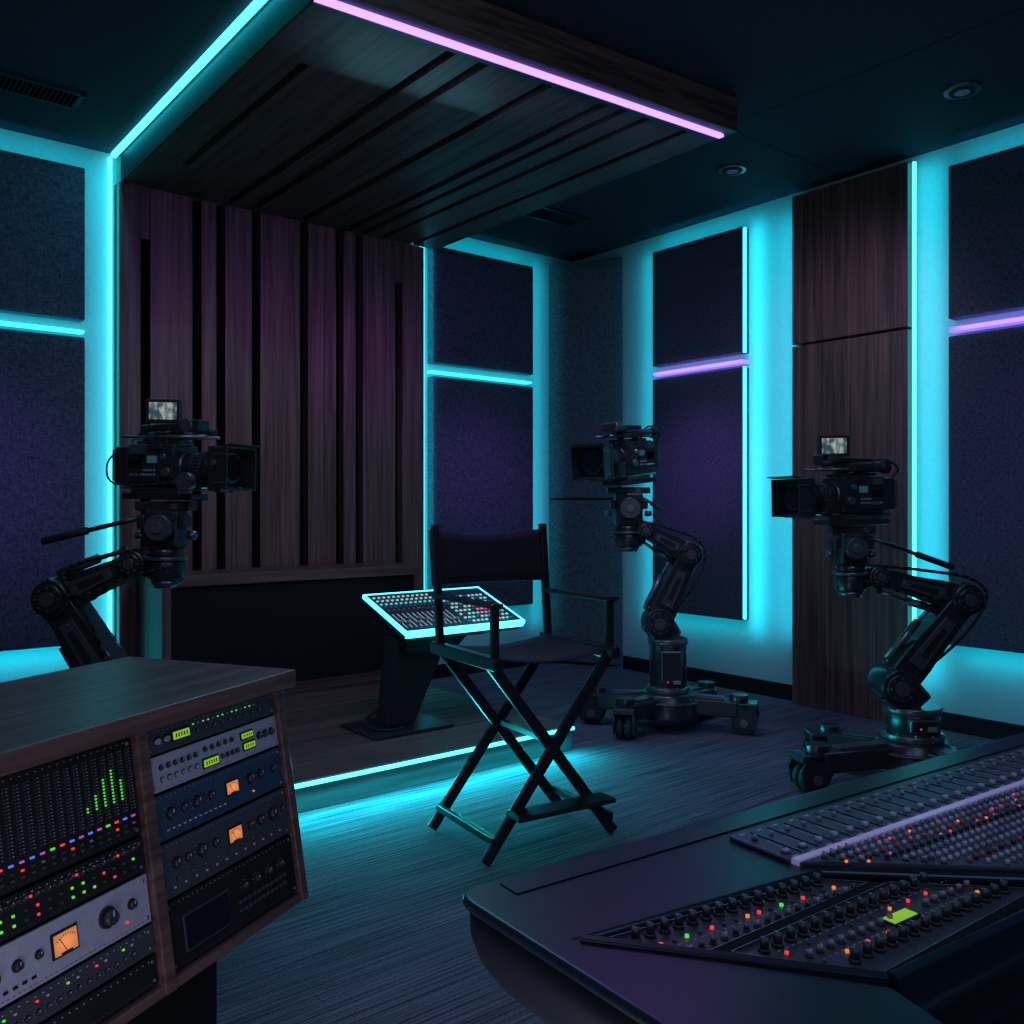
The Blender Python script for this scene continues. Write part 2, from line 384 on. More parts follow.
for r_ in range(8):
    for k in range(11):
        x = .04+k*.028; y = -.175+r_*.042
        s_ = 2 if (5 <= k <= 8 and 2 <= r_ <= 4) else (3 if (k*3+r_) % 5 == 0 else (0 if (r_+k) % 3 else 1))
        share('button', ks[s_], D, (x, y, .006))
for k in ks: bpy.data.objects.remove(k)
for i in range(12):
    x = -.345+i*.030
    MB().box((0, 0, 0), (.003, .15, .002), E_w).obj('fader_slot', D, (x, -.10, .007))
    MB().box((0, 0, .006), (.013, .020, .012), M_knobg, bev=.002).obj('fader', D, (x, -.15+random.random()*.09, .007))
    MB().cyl((0, 0, 0), (0, 0, .010), .006, M_knobg, seg=14).obj('knob', D, (x, .01, .006))
    MB().cyl((0, 0, 0), (0, 0, .010), .006, M_knobg, seg=14).obj('knob', D, (x, .045, .006))
    MB().box((0, 0, 0), (.012, .010, .006), E_c).obj('button', D, (x, .09, .008))
    MB().box((0, 0, 0), (.012, .010, .006), E_wb).obj('button', D, (x, .13, .008))
    MB().box((0, 0, 0), (.012, .010, .006), E_wb).obj('button', D, (x, .17, .008))

# ------------------------------------------------------------------ director's chair
E = thing('director_chair', "tall black wooden director's chair with canvas seat and back", 'chair', (2.21, 2.65, 0), (0, 0, R(-7.5)))
M_cw = mat('chair_black_wood', (.024, .022, .026), .3)
hw, hd = .29, .205
for sgn, y in ((-1, -hd), (1, -hd+.022), (-1, hd), (1, hd-.022)):
    b = MB().beam((sgn*hw, y, .012), (-sgn*hw*.87, y, .695), .042, .02, M_cw, bev=.004); b.obj('leg', E)
for sx in (-1, 1):
    b = MB(); b.beam((sx*.255, -hd-.012, .085), (sx*.255, hd+.012, .085), .028, .02, M_cw, bev=.003, ref=(1, 0, 0)); b.obj('stretcher', E)
    b = MB(); b.span((sx*.255-.02, -hd-.045, .68), (sx*.255+.02, hd+.045, .725), M_cw, bev=.005); b.obj('seat_rail', E)
    b = MB(); b.beam((sx*.252, -hd-.005, .70), (sx*.252, -hd-.005, .895), .03, .022, M_cw, bev=.004); b.obj('arm_post', E)
    b = MB(); b.beam((sx*.252, hd, .70), (sx*.252, hd+.045, 1.18), .03, .024, M_cw, bev=.004); b.obj('back_post', E)
    b = MB(); b.box((sx*.253, -.015, .905), (.05, .44, .018), M_cw, bev=.006); b.obj('armrest', E)
MB().box((0, -.0, .395), (.02, .40, .02), M_cw).obj('pivot_bar', E)
b = MB(); b.box((0, -hd-.055, .175), (.42, .09, .018), M_cw, bev=.004)
b.obj('footrest', E)
def sheet(fn, nu, nv, m):
    b = MB(); g = [[b.bm.verts.new(fn(i/nu, j/nv)) for j in range(nv+1)] for i in range(nu+1)]
    for i in range(nu):
        for j in range(nv):
            f = b.bm.faces.new((g[i][j], g[i+1][j], g[i+1][j+1], g[i][j+1])); f.smooth = True
    b.mi(m); return b
o = sheet(lambda u, v: (-.26+.52*u, -.22+.44*v, .722-.03*math.sin(math.pi*u)), 16, 8, M_canvas).obj('seat', E)
md = o.modifiers.new('s', 'SOLIDIFY'); md.thickness = .005
o = sheet(lambda u, v: (-.264+.528*u, hd+.028+.03*v+.035*math.sin(math.pi*u), .945+.215*v-.028*math.sin(math.pi*u)*(v)), 16, 6, M_canvas).obj('backrest', E)
md = o.modifiers.new('s', 'SOLIDIFY'); md.thickness = .03; md.offset = 0

# ------------------------------------------------------------------ movie camera
M_sd = mat('side_display', (.02, .05, .06), .2, emit=(.1, .4, .5), es=.12)
def movie_camera(label, loc, yaw, pitch, sc, mon=None, mon_yaw=None):
    E = thing('movie_camera', label, 'camera', loc, (0, pitch, yaw), 'cinema cameras on robotic arms'); E.scale = (sc,)*3
    b = MB(); b.box((0, 0, .012), (.30, .10, .024), M_metal, bev=.004); b.box((-.02, 0, .03), (.2, .08, .02), M_metal2, bev=.003)
    for s_ in (-1, 1): b.cyl((-.16, s_*.035, .042), (.30, s_*.035, .042), .0075, M_metal2, seg=12)
    for s_ in (-1, 1): b.cyl((-.16, s_*.04, .228), (.20, s_*.04, .228), .006, M_metal2, seg=12); b.box((.0, s_*.04, .215), (.03, .02, .03), M_metal, bev=.002)
    b.obj('baseplate', E)
    b = MB(); b.box((-.01, 0, .125), (.21, .135, .150), M_body, bev=.01)
    for s_ in (-1, 1):
        b.box((-.045, s_*.069, .125), (.12, .012, .122), M_metal, bev=.004)
        b.box((.06, s_*.069, .13), (.06, .014, .105), M_metal, bev=.004)
        b.box((-.06, s_*.080, .175), (.06, .018, .03), M_metal2, bev=.004); b.box((.02, s_*.078, .19), (.05, .016, .02), M_body, bev=.003)
        for i in range(6): b.box((-.095+i*.010, s_*.076, .130), (.004, .004, .03), M_blackgap)
        for i in range(4):
            for j in range(2): b.box((-.03+i*.014, s_*.076, .09+j*.016), (.008, .006, .008), M_knobg)
        b.box((.002, s_*.0765, .145), (.04, .004, .026), M_sd)
        b.cyl((.065, s_*.07, .10), (.065, s_*.088, .10), .016, M_metal2, seg=16); b.cyl((.05, s_*.07, .155), (.05, s_*.084, .155), .010, M_chrome, seg=12)
        for i in range(3): b.cyl((-.085+i*.02, s_*.07, .088), (-.085+i*.02, s_*.084, .088), .006, M_chrome, seg=10)
    b.box((0, 0, .204), (.18, .09, .016), M_metal, bev=.003)
    b.cyl((.08, 0, .118), (.115, 0, .118), .062, M_metal, seg=28)
    b.obj('camera_body', E)
    b = MB(); b.box((-.148, 0, .125), (.06, .11, .135), M_body, bev=.008); b.box((-.185, 0, .125), (.022, .095, .115), M_metal2, bev=.004)
    b.box((-.197, .02, .17), (.003, .01, .01), E_r); b.obj('battery', E)
    b = MB(); zc = .118
    for x0, x1, r, m in ((.11, .128, .046, M_body), (.128, .148, .054, M_rubber), (.148, .158, .047, M_chrome), (.158, .185, .057, M_metal), (.185, .193, .049, M_metal2), (.193, .216, .060, M_metal), (.216, .24, .054, M_metal2)):
        b.cyl((x0, 0, zc), (x1, 0, zc), r, m, seg=32, bev=.0015)
    for i in range(28):
        a = i/28*2*math.pi
        b.box((.172, .058*math.cos(a), zc+.058*math.sin(a)), (.022, .004, .004), M_metal2, rot=(a, 0, 0))
        b.box((.204, .061*math.cos(a), zc+.061*math.sin(a)), (.016, .003, .003), M_metal, rot=(a, 0, 0))
    b.cyl((.238, 0, zc), (.285, 0, zc), .050, M_metal, r2=.056, seg=32)
    b.cyl((.284, 0, zc), (.288, 0, zc), .046, M_glass, seg=32)
    b.obj('lens', E)
    b = MB(); b.box((.165, 0, .055), (.045, .12, .030), M_metal, bev=.004); b.box((.165, -.075, .065), (.045, .03, .045), M_metal, bev=.004)
    b.cyl((.165, -.085, .065), (.165, -.118, .065), .034, M_metal2, seg=24, bev=.003)
    b.box((.165, .065, .08), (.05, .035, .06), M_body, bev=.005)
    b.obj('follow_focus', E)
    b = MB(); x0, x1 = .248, .322; hy0, hz0, hy1, hz1 = .078, .064, .092, .076; zc2 = .114
    A = [(x0, -hy0, zc2-hz0), (x0, hy0, zc2-hz0), (x0, hy0, zc2+hz0), (x0, -hy0, zc2+hz0)]
    B = [(x1, -hy1, zc2-hz1), (x1, hy1, zc2-hz1), (x1, hy1, zc2+hz1), (x1, -hy1, zc2+hz1)]
    def ins(P, k): return [(p[0], p[1]*k, zc2+(p[2]-zc2)*k) for p in P]
    Ai, Bi = ins(A, .90), ins(B, .92)
    va, vb, vai, vbi = [[b.bm.verts.new(p) for p in P] for P in (A, B, Ai, Bi)]
    for i in range(4):
        j = (i+1) % 4
        b.bm.faces.new((va[i], va[j], vb[j], vb[i])); b.bm.faces.new((vai[i], vbi[i], vbi[j], vai[j]))
        b.bm.faces.new((vb[i], vb[j], vbi[j], vbi[i])); b.bm.faces.new((va[i], vai[i], vai[j], va[j]))
    b.mi(M_body)
    b.cyl((.243, 0, zc2), (.250, 0, zc2), .066, M_body, seg=28)
    for x, w_ in ((.245, .012), (.262, .008)):
        for s_ in (-1, 1):
            b.box((x, s_*.064, zc2), (w_, .036, .155), M_metal, bev=.002); b.box((x, 0, zc2+s_*.062), (w_, .158, .034), M_metal, bev=.002)
    for s_ in (-1, 1):
        b.box((.295, s_*.089, zc2+.05), (.05, .006, .006), M_metal2); b.box((.295, s_*.089, zc2-.05), (.05, .006, .006), M_metal2)
    b.box((.25, 0, .045), (.02, .09, .03), M_metal)
    b.cyl((.27, -.083, zc2+.02), (.27, -.098, zc2+.02), .010, M_chrome, seg=12)
    b.obj('matte_box', E)
    b = MB(); b.beam((x1-.01, 0, zc2+hz1+.004), (x1+.022, 0, zc2+hz1+.010), .004, .18, M_body)
    b.obj('flap', E)
    b = MB(); b.beam((-.10, 0, .262), (.13, 0, .268), .024, .032, M_metal, bev=.006)
    b.beam((-.07, 0, .205), (-.08, 0, .26), .02, .024, M_metal, bev=.003); b.beam((.06, 0, .205), (.06, 0, .26), .02, .024, M_metal, bev=.003)
    b.cyl((.11, -.035, .270), (.11, .035, .270), .024, M_metal2, seg=14); b.box((.14, 0, .268), (.05, .06, .045), M_body, bev=.006)
    b.cyl((.10, .05, .258), (.18, .05, .248), .013, M_rubber, seg=14)
    b.obj('top_handle', E)
    b = MB(); b.cyl((-.09, .06, .235), (.03, .06, .235), .02, M_body, seg=18, bev=.002); b.cyl((-.13, .06, .235), (-.09, .06, .235), .028, M_rubber, r2=.02, seg=18)
    b.box((.03, .04, .235), (.035, .07, .035), M_metal, bev=.004); b.obj('viewfinder', E)
    MB().tube([(-.17, .04, .19), (-.2, .06, .23), (-.12, .07, .27), (-.05, .06, .26), (.0, .07, .2)], .004, M_rubber, 8).obj('cable', E)
    MB().tube([(-.17, -.04, .18), (-.21, -.06, .14), (-.19, -.075, .06), (-.1, -.08, .05), (.1, -.07, .06), (.15, -.06, .08)], .004, M_rubber, 8).obj('cable', E)
    if mon is not None:
        MM = bpy.data.objects.new('monitor', None); bpy.context.collection.objects.link(MM); MM.parent = E
        MM.location = (mon, 0, .325); MM.rotation_euler = (0, 0, mon_yaw-yaw)
        MB().box((0, 0, 0), (.130, .02, .088), M_body, bev=.005).obj('monitor_case', MM)
        MB().box((0, -.0105, 0), (.100, .002, .062), M_screen).obj('monitor_screen', MM, label='small glowing preview screen')
        MB().cyl((0, 0, -.075), (0, 0, -.035), .008, M_metal2, seg=12).obj('monitor_mount', MM)
    return E

# ------------------------------------------------------------------ robotic arm
def robot_arm(label, loc, sh, el, wr, hb, mz, base_top, legs, pan, hubr=.20, tr=.115, hk=1.0):
    E = thing('robotic_camera_arm', label, 'robotic arm', loc, (0, 0, R(-39.1)), 'robotic camera arms')
    b = MB(); b.cyl((0, 0, .075), (0, 0, base_top), hubr, M_metal, r2=hubr*.8, seg=8, bev=.012)
    b.cyl((0, 0, base_top-.05), (0, 0, base_top-.04), hubr*.98, M_metal2, seg=8, bev=.002)
    for deg, lr in legs:
        a = R(deg); ca, sa = math.cos(a), math.sin(a)
        b.beam((ca*.08, sa*.08, .145), (ca*lr, sa*lr, .14), .09, .13, M_metal, bev=.010, ref=(-sa, ca, 0))
        b.beam((ca*.14, sa*.14, .196), (ca*lr*.8, sa*lr*.8, .190), .014, .07, M_metal2, bev=.003, ref=(-sa, ca, 0))
    b.obj('base', E)
    for i, (deg, lr) in enumerate(legs):
        a = R(deg); ca, sa = math.cos(a), math.sin(a)
        C = bpy.data.objects.new('caster', None); bpy.context.collection.objects.link(C); C.parent = E
        C.location = (ca*lr, sa*lr, 0); C.rotation_euler = (0, 0, a+R(40*(i % 2)))
        b = MB(); b.cyl((0, 0, .15), (0, 0, .215), .05, M_metal, seg=20, bev=.004)
        for s_ in (-1, 1): b.prism([(-.045, s_*.046, .170), (.080, s_*.046, .170), (.108, s_*.046, .11), (.095, s_*.046, .035), (-.015, s_*.046, .035), (-.045, s_*.046, .09)], (0, s_*.014, 0), M_body, bev=.003)
        b.box((.026, 0, .160), (.155, .120, .036), M_metal, bev=.008); b.obj('fork', C)
        b = MB()
        for s_ in (-1, 1): b.cyl((.03, s_*.006, .070), (.03, s_*.042, .070), .070, M_rubber, seg=28, bev=.008)
        b.cyl((.03, -.064, .070), (.03, .064, .070), .022, M_metal2, seg=18); b.obj('wheel', C)
    zt = sh[1]
    b = MB(); b.cyl((0, 0, base_top), (0, 0, base_top+.03), tr*1.15, M_metal2, seg=32, bev=.004)
    b.cyl((0, 0, base_top+.03), (0, 0, zt-.12), tr, M_metal, seg=32, bev=.006)
    b.cyl((0, 0, zt-.12), (0, 0, zt-.09), tr*1.08, M_metal2, seg=32, bev=.004)
    b.box((0, -tr*.85, (base_top+zt-.1)/2+.01), (tr*1.1, tr*.5, (zt-.16-base_top)*.75), M_metal, bev=.008)
    b.beam((0, 0, zt-.10), (sh[0], 0, zt), .17, .14, M_metal, bev=.016)
    for i in range(10):
        a = i/10*2*math.pi; b.cyl((math.cos(a)*tr*1.05, math.sin(a)*tr*1.05, base_top+.03), (math.cos(a)*tr*1.05, math.sin(a)*tr*1.05, base_top+.036), .007, M_chrome, seg=8)
    b.box((.03, -tr*1.11, base_top+.07), (.04, .006, .02), M_knobg); b.box((-.02, -tr*1.11, base_top+.07), (.006, .006, .006), E_r)
    b.obj('turret', E)
    S3 = lambda p, y=0: Vector((p[0], y, p[1]))
    def joint(name, p, r, l):
        b = MB(); b.cyl(S3(p, -l/2), S3(p, l/2), r, M_metal, seg=32, bev=.006)
        b.box(S3(p), (r*1.5, l*.8, r*1.9), M_metal, rot=(0, R(25), 0), bev=.01)
        for s_ in (-1, 1):
            b.cyl(S3(p, s_*l/2), S3(p, s_*(l/2+.014)), r*.78, M_metal, seg=28, bev=.004)
            b.cyl(S3(p, s_*(l/2+.014)), S3(p, s_*(l/2+.02)), r*.42, M_metal2, seg=20, bev=.002)
            for i in range(8):
                a = i/8*2*math.pi; q = Vector((math.cos(a)*r*.6, 0, math.sin(a)*r*.6))
                b.cyl(S3(p, s_*(l/2+.014))+q, S3(p, s_*(l/2+.018))+q, .004, M_chrome, seg=8)
        b.obj(name, E)
    joint('shoulder_joint', sh, .082, .18); joint('elbow_joint', el, .068, .165); joint('wrist_joint', wr, .050, .13)
    def link(name, p, q, w1, w2, th):
        p3, q3 = S3(p), S3(q); d = (q3-p3); u = d.normalized(); n = Vector((-u.z, 0, u.x))
        b = MB()
        P = [p3+u*.03+n*w1, p3+d*.35+n*w1*1.05, p3+d*.45+n*w2, q3-u*.03+n*w2, q3-u*.03-n*w2, p3+d*.4-n*w2*1.0, p3+d*.3-n*w1, p3+u*.03-n*w1]
        b.prism([x+Vector((0, -th/2, 0)) for x in P], (0, th, 0), M_metal, bev=.007)
        for s_ in (-1, 1):
            P2 = [p3+d*.24+n*w1*.55, p3+d*.76+n*w2*.55, p3+d*.76-n*w2*.5, p3+d*.24-n*w1*.5]
            b.prism([x+Vector((0, s_*th/2, 0)) for x in P2], (0, s_*.008, 0), M_metal2, bev=.003)
            P4 = [p3+d*.34+n*w1*.25, p3+d*.66+n*w2*.25, p3+d*.66-n*w2*.2, p3+d*.34-n*w1*.2]
            b.prism([x+Vector((0, s_*(th/2+.008), 0)) for x in P4], (0, s_*.003, 0), M_body)
            for k in (.28, .72): b.cyl(p3+d*k+Vector((0, s_*(th/2+.006), 0)), p3+d*k+Vector((0, s_*(th/2+.012), 0)), .006, M_chrome, seg=10)
        b.cyl(p3+d*.15+n*(w1+.024), p3+d*.6+n*(w1*.5+w2*.5+.024), .018, M_metal2, seg=14); b.cyl(p3+d*.6+n*(w1*.5+w2*.5+.024), p3+d*.9+n*(w2+.02), .009, M_chrome, seg=12)
        b.cyl(p3+d*.13+n*w1*.6, p3+d*.13+n*(w1+.035), .018, M_metal, seg=12); b.cyl(p3+d*.92+n*w2*.4, p3+d*.92+n*(w2+.032), .014, M_metal, seg=12)
        b.obj(name, E)
    link('lower_arm', sh, el, .070, .056, .13); link('upper_arm', el, wr, .056, .042, .11)
    MB().tube([S3(sh, -.06), (S3(sh)+S3(el))/2+Vector((.09, -.07, -.02)), S3(el, -.08)+Vector((.10, 0, 0)), S3(el, -.08)+Vector((.03, 0, .10)), (S3(el)+S3(wr))/2+Vector((0, -.07, .08)), S3(wr, -.06)+Vector((0, 0, .05)), S3(hb, -.05)+Vector((0, 0, .12))], .007, M_rubber).obj('cable', E)
    MB().tube([S3(el, -.09)+Vector((0, 0, .02)), (S3(el)+S3(wr))/2+Vector((0, -.10, -.05)), S3(wr, -.07)+Vector((0, 0, -.04)), S3(hb, -.06)+Vector((.04, 0, .05))], .005, M_rubber).obj('cable', E)
    h = S3(hb)
    b = MB(); b.beam(S3(wr), h+Vector((0, 0, .02)), .065, .08, M_metal, bev=.01)
    b.cyl(h+Vector((0, 0, -.03)), h+Vector((0, 0, .0)), .045*hk, M_metal2, r2=.055*hk, seg=24)
    b.cyl(h, h+Vector((0, 0, .07)), .066*hk, M_metal, seg=28, bev=.006)
    b.cyl(h+Vector((0, 0, .07)), h+Vector((0, 0, .085)), .080*hk, M_metal2, seg=28, bev=.003); b.obj('wrist_mount', E)
    b = MB(); z0 = h.z+.085; zz = mz
    b.cyl((h.x, 0, z0), (h.x, 0, z0+.03), .062*hk, M_metal, seg=24)
    b.box((h.x, 0, (z0+.03+zz-.03)/2), (.125*hk, .11*hk, zz-.03-z0-.03), M_metal, bev=.012)
    zc = (z0+zz)/2+.005
    for s_ in (-1, 1): b.cyl((h.x, s_*.05*hk, zc), (h.x, s_*.09*hk, zc), .050*hk, M_metal2, seg=24, bev=.005); b.cyl((h.x, s_*.09*hk, zc), (h.x, s_*.10*hk, zc), .02, M_chrome, seg=16)
    b.box((h.x+.02, -.062*hk, zz-.055), (.07, .02, .03), M_body, bev=.004)
    for s_ in (-1, 1): b.box((h.x+s_*.075*hk, -.02, zc+.02), (.03, .06, .05), M_body, bev=.006); b.cyl((h.x+s_*.08*hk, 0, zc-.03), (h.x+s_*.11*hk, 0, zc-.03), .016, M_metal2, seg=14)
    b.box((h.x, 0, zz-.018), (.20*hk, .085, .034), M_metal, bev=.005); b.cyl((h.x+.05, -.06, zz-.02), (h.x+.05, -.04, zz-.02), .013, M_metal2, seg=12)
    b.obj('fluid_head', E)
    a, c2 = pan
    b = MB(); d = Vector(c2)-Vector(a); b.cyl(a, Vector(a)+d*.6, .009, M_metal, seg=12); b.cyl(Vector(a)+d*.6, c2, .014, M_rubber, seg=14, bev=.003)
    b.sph(a, .02, M_metal2); b.obj('pan_handle', E)
    return E
A1 = (.94, 3.49); A2 = (3.899, 3.399); A3 = (3.957, 2.01)
RV = Vector((.776, -.6307, 0))
def at(A, x, z): v = Vector((A[0], A[1], z))+RV*x; return v
robot_arm('black robotic camera arm standing behind the equipment cabinet', (*A1, 0), (.03, .58), (-.183, .92), (.10, 1.045), (.205, .985), 1.272, .2, ((20, .36), (110, .36), (200, .36), (290, .36)),
          ((.17, 0, 1.225), (-.225, -.05, 1.125)))
robot_arm('dark metal robotic camera arm on a wheeled base beside the wall', (*A2, 0), (-.06, .60), (.113, .985), (-.135, 1.12), (-.225, 1.03), 1.362, .21, ((164, .40), (218, .34), (-18, .39), (42, .36)),
          ((-.17, .05, 1.32), (.02, .35, 1.24)), hubr=.20, tr=.105, hk=1.2)
robot_arm('black robotic camera arm on a wheeled base beside the walnut panel', (*A3, 0), (-.09, .45), (.215, .84), (-.17, .94), (-.28, .875), 1.166, .21, ((193, .48), (140, .38), (55, .27), (290, .34)),
          ((-.24, 0, 1.13), (.16, -.05, .98)))
movie_camera('black cinema camera with matte box and lit preview monitor', at(A1, .20, 1.276), R(-56), R(1), 1.0, -.01, R(-39.1))
movie_camera('black cinema camera with matte box, tilted slightly down', at(A2, -.215, 1.380), R(-171), R(5), 1.20)
movie_camera('black cinema camera with matte box and small lit monitor', at(A3, -.275, 1.17), R(160), R(1), 1.09, .085, R(-39.1))

# ------------------------------------------------------------------ equipment cabinet
CA = R(29.4)
CM = Matrix.Translation((.989, 2.083, 0)) @ Matrix.Rotation(CA, 4, 'Z')
E = thing('equipment_cabinet', 'dark walnut equipment cabinet with slanted rack bays', 'cabinet', (.989, 2.083, 0), (0, 0, CA))
yT, yBt, zB, zT = .02, -.060, .295, .81
MB().span((-1.1, -.02, zT), (-.012, .51, .85), M_woodTop, bev=.004).obj('worktop', E)
b = MB()
for x0, x1 in ((-.04, -.015), (-.495, -.465), (-1.06, -1.02)):
    b.prism([(x0, yBt, zB), (x0, yT, zT), (x0, .50, zT), (x0, .50, zB)], (x1-x0, 0, 0), M_woodTop, bev=.003)
b.prism([(-1.02, yBt+.005, zB), (-1.02, yBt+.010, zB+.018), (-1.02, .50, zB+.018), (-1.02, .50, zB)], (.98, 0, 0), M_woodTop)
b.span((-1.02, .46, zB+.02), (-.04, .50, zT), M_woodTop)
b.obj('case', E)
MB().span((-1.0, .13, 0), (-.12, .46, zB), M_black, bev=.004).obj('plinth', E)
alpha = math.atan2(yT-yBt, zT-zB); LEN = math.hypot(yT-yBt, zT-zB)
UM0 = CM @ Matrix.Translation((0, yBt, zB)) @ Matrix.Rotation(-alpha, 4, 'X')
SC = 1
def unit(name, label, cat, x0, w, zb, h, face, depth=.12):
    E = bpy.data.objects.new(name, None); bpy.context.collection.objects.link(E); tag(E, label, cat, None, 'rack mounted units')
    h = h/SC
    E.matrix_world = UM0 @ Matrix.Translation((x0, .012, zb)) @ Matrix.Scale(SC, 4)
    b = MB(); b.box((w/2, .004, h/2), (w-.002, .008, h-.003), face, bev=.0015)
    b.span((.02, .008, .006), (w-.02, depth, h-.006), M_black)
    for x in (.012, w-.012):
        for z in (.012, h-.012): b.cyl((x, -.002, z), (x, .001, z), .0035, M_chrome, seg=10)
    for i in range(int(w/.016)): b.box((.03+i*.0155 if .03+i*.0155 < w-.02 else .03, -.0004, h-.009), (.003, .001, .0012), M_white)
    for i in range(int(w/.011)): b.box((.03+i*.0105 if .03+i*.0105 < w-.02 else .03, -.0004, .008), (.0045, .001, .0010), M_dim)
    b.obj('faceplate', E); return E
def knob(E, x, z, r, m=M_knob, tip=M_white):
    b = MB(); b.cyl((0, 0, 0), (0, -r*.25, 0), r*1.15, M_rubber, seg=20); b.cyl((0, -r*.25, 0), (0, -r*1.1, 0), r*.9, m, r2=r*.75, seg=20); b.box((0, -r*1.1-.0005, r*.42), (r*.15, .001, r*.6), tip)
    for i in range(7):
        a = R(-40+i*43.3); b.box((math.cos(a)*r*1.4, -.0003, math.sin(a)*r*1.4), (r*.12, .001, r*.12), tip)
    b.obj('knob', E, (x, 0, z))
def lamp(E, x, z, m, w=.004, h=.004): MB().box((0, -.001, 0), (w, .004, h), m).obj('indicator_light', E, (x, 0, z))
def disp(E, x, z, w, h, m, frame=M_black):
    MB().box((0, -.001, 0), (w+.008, .004, h+.008), frame, bev=.001).obj('display_frame', E, (x, 0, z))
    MB().box((0, -.0035, 0), (w, .002, h), m).obj('display', E, (x, 0, z))
    b = MB()
    if m is E_o:
        for i in range(9):
            a = R(50+i*10); b.box((math.cos(a)*h*.8, -.0048, -h*.42+math.sin(a)*h*.8), (h*.10, .0006, h*.03), M_blackgap, rot=(0, -a, 0))
        b.beam((0, -.0048, -h*.42), (-h*.35, -.0048, h*.28), h*.03, .0006, M_blackgap)
        b.box((0, -.0048, -h*.45), (w*.5, .0008, h*.08), M_blackgap)
        b.obj('meter_needle', E, (x, 0, z))
    elif m is E_gd:
        for i in range(5): b.box((-w*.34+i*w*.17, -.0048, 0), (w*.07, .0006, h*.5), M_blackgap)
        b.obj('display_bars', E, (x, 0, z))
SC = .428/.484; xR, wR = -.4655, .480
z = LEN-.010
def rows(h):
    global z
    z -= h; return z
U = unit('rack_equalizer', 'dark rack unit with small green display', 'audio equipment', xR, wR, rows(.056), .054, M_grey)
disp(U, .115, .030, .054, .018, E_gd)
for i in range(9): knob(U, .17+i*.03, .024, .006, M_knob)
for i in range(14): lamp(U, .16+i*.018, .043, (E_g, M_white, E_w)[i % 3], .003, .003)
for i in range(2): knob(U, .035+i*.03, .030, .009, M_knobg)
U = unit('rack_equalizer', 'silver rack unit with green displays and small black knobs', 'audio equipment', xR, wR, rows(.076), .074, M_silver)
disp(U, .205, .026, .052, .017, E_gd); disp(U, .350, .058, .044, .013, E_gd); disp(U, .355, .030, .044, .014, E_gd)
for i in range(6): knob(U, .04+i*.023, .055, .006, M_knob)
for i in range(6): knob(U, .04+i*.023, .027, .006, M_knobg)
for i in range(5): knob(U, .19+i*.025, .060, .006, M_knob)
for i in range(4): knob(U, .250+i*.019, .028, .006, M_knob)
for i in range(3): knob(U, .40+i*.026, .045, .009, M_knob)
U = unit('rack_preamp', 'dark blue rack unit with amber meter and black knobs', 'audio equipment', xR, wR, rows(.098), .094, M_blue)
disp(U, .27, .055, .042, .028, E_o)
for x, r in ((.05, .013), (.095, .010), (.14, .013), (.19, .010), (.34, .013), (.385, .011), (.44, .010)): knob(U, x, .058, r)
for i in range(12): lamp(U, .04+i*.018, .022, M_white, .006, .003)
lamp(U, .35, .022, E_or)
U = unit('rack_compressor', 'grey rack unit with amber meter and black knobs', 'audio equipment', xR, wR, rows(.115), .111, M_grey)
disp(U, .26, .070, .046, .032, E_o)
for x, r in ((.05, .012), (.09, .010), (.135, .014), (.185, .010), (.32, .010), (.36, .012), (.41, .015), (.455, .008)): knob(U, x, .074, r)
for i in range(12): lamp(U, .04+i*.036, .022, M_white, .004, .004)
for i in range(9): knob(U, .05+i*.045, .038, .005)
hh = z-.030
U = unit('rack_recorder', 'black rack unit with dark screen and control buttons', 'audio equipment', xR, wR, .027, hh, M_black, depth=.06)
disp(U, .13, hh/2, .15, hh*.55, M_glass, M_grey)
for x in (.27, .32, .37, .42): knob(U, x, hh*.70, .010)
for i in range(11): lamp(U, .25+i*.018, hh*.45, M_dim, .010, .007); lamp(U, .25+i*.018, hh*.3, M_dim, .010, .007)
SC = 1; xL_, wL = -1.015, .516
z = LEN-.010
h = .195; U = unit('rack_meter_panel', 'black rack panel with level meters and coloured buttons', 'audio equipment', xL_, wL, rows(h), h-.003, M_black)
for i in range(24):
    x = .020+i*.0208
    b = MB()
    n = 20
    lit = {18: 6, 19: 9, 20: 13, 21: 15, 22: 11}.get(i, 0)
    for k in range(n):
        m = E_g if (k < lit and k > 3) else M_dim
        b.box((0, -.001, k*.0060), (.0026, .003, .0030), m); b.box((.007, -.001, k*.0060), (.003, .002, .0012), M_knobg)
    b.obj('level_meter', U, (x, 0, .056))
    lamp(U, x, .042, (E_b, E_m, E_g, E_r, E_b, E_m)[i % 6], .008, .0035); lamp(U, x, .028, (M_dim, E_r, M_dim, M_knobg, M_dim)[i % 5], .005, .0035); lamp(U, x, .017, M_dim, .006, .004)
h = .072; U = unit('rack_patch_unit', 'black rack panel with green and red lamps and knobs', 'audio equipment', xL_, wL, rows(h), h-.003, M_black)
for i in range(20):
    knob(U, .030+i*.024, .053, .0055, M_knob); lamp(U, .042+i*.024, .053, (M_dim, E_r, M_dim, M_dim)[i % 4], .004, .004)
    lamp(U, .030+i*.024, .034, (M_dim, E_g, E_g, M_dim, E_r, M_dim)[i % 6], .004, .004)
    lamp(U, .030+i*.024, .018, (E_g, E_g, M_dim, E_r, M_dim, M_dim, E_g)[i % 7], .004, .004)
h = .098; U = unit('rack_limiter', 'silver rack unit with amber needle meter', 'audio equipment', xL_, wL, rows(h), h-.003, M_silver)
disp(U, .315, .050, .048, .036, E_o)
for x, r in ((.06, .013), (.12, .011), (.17, .013), (.22, .009), (.262, .007), (.410, .017), (.47, .009)): knob(U, x, .052, r)
for i in range(12): lamp(U, .05+i*.018, .020, M_black, .008, .004)
lamp(U, .455, .024, E_r)
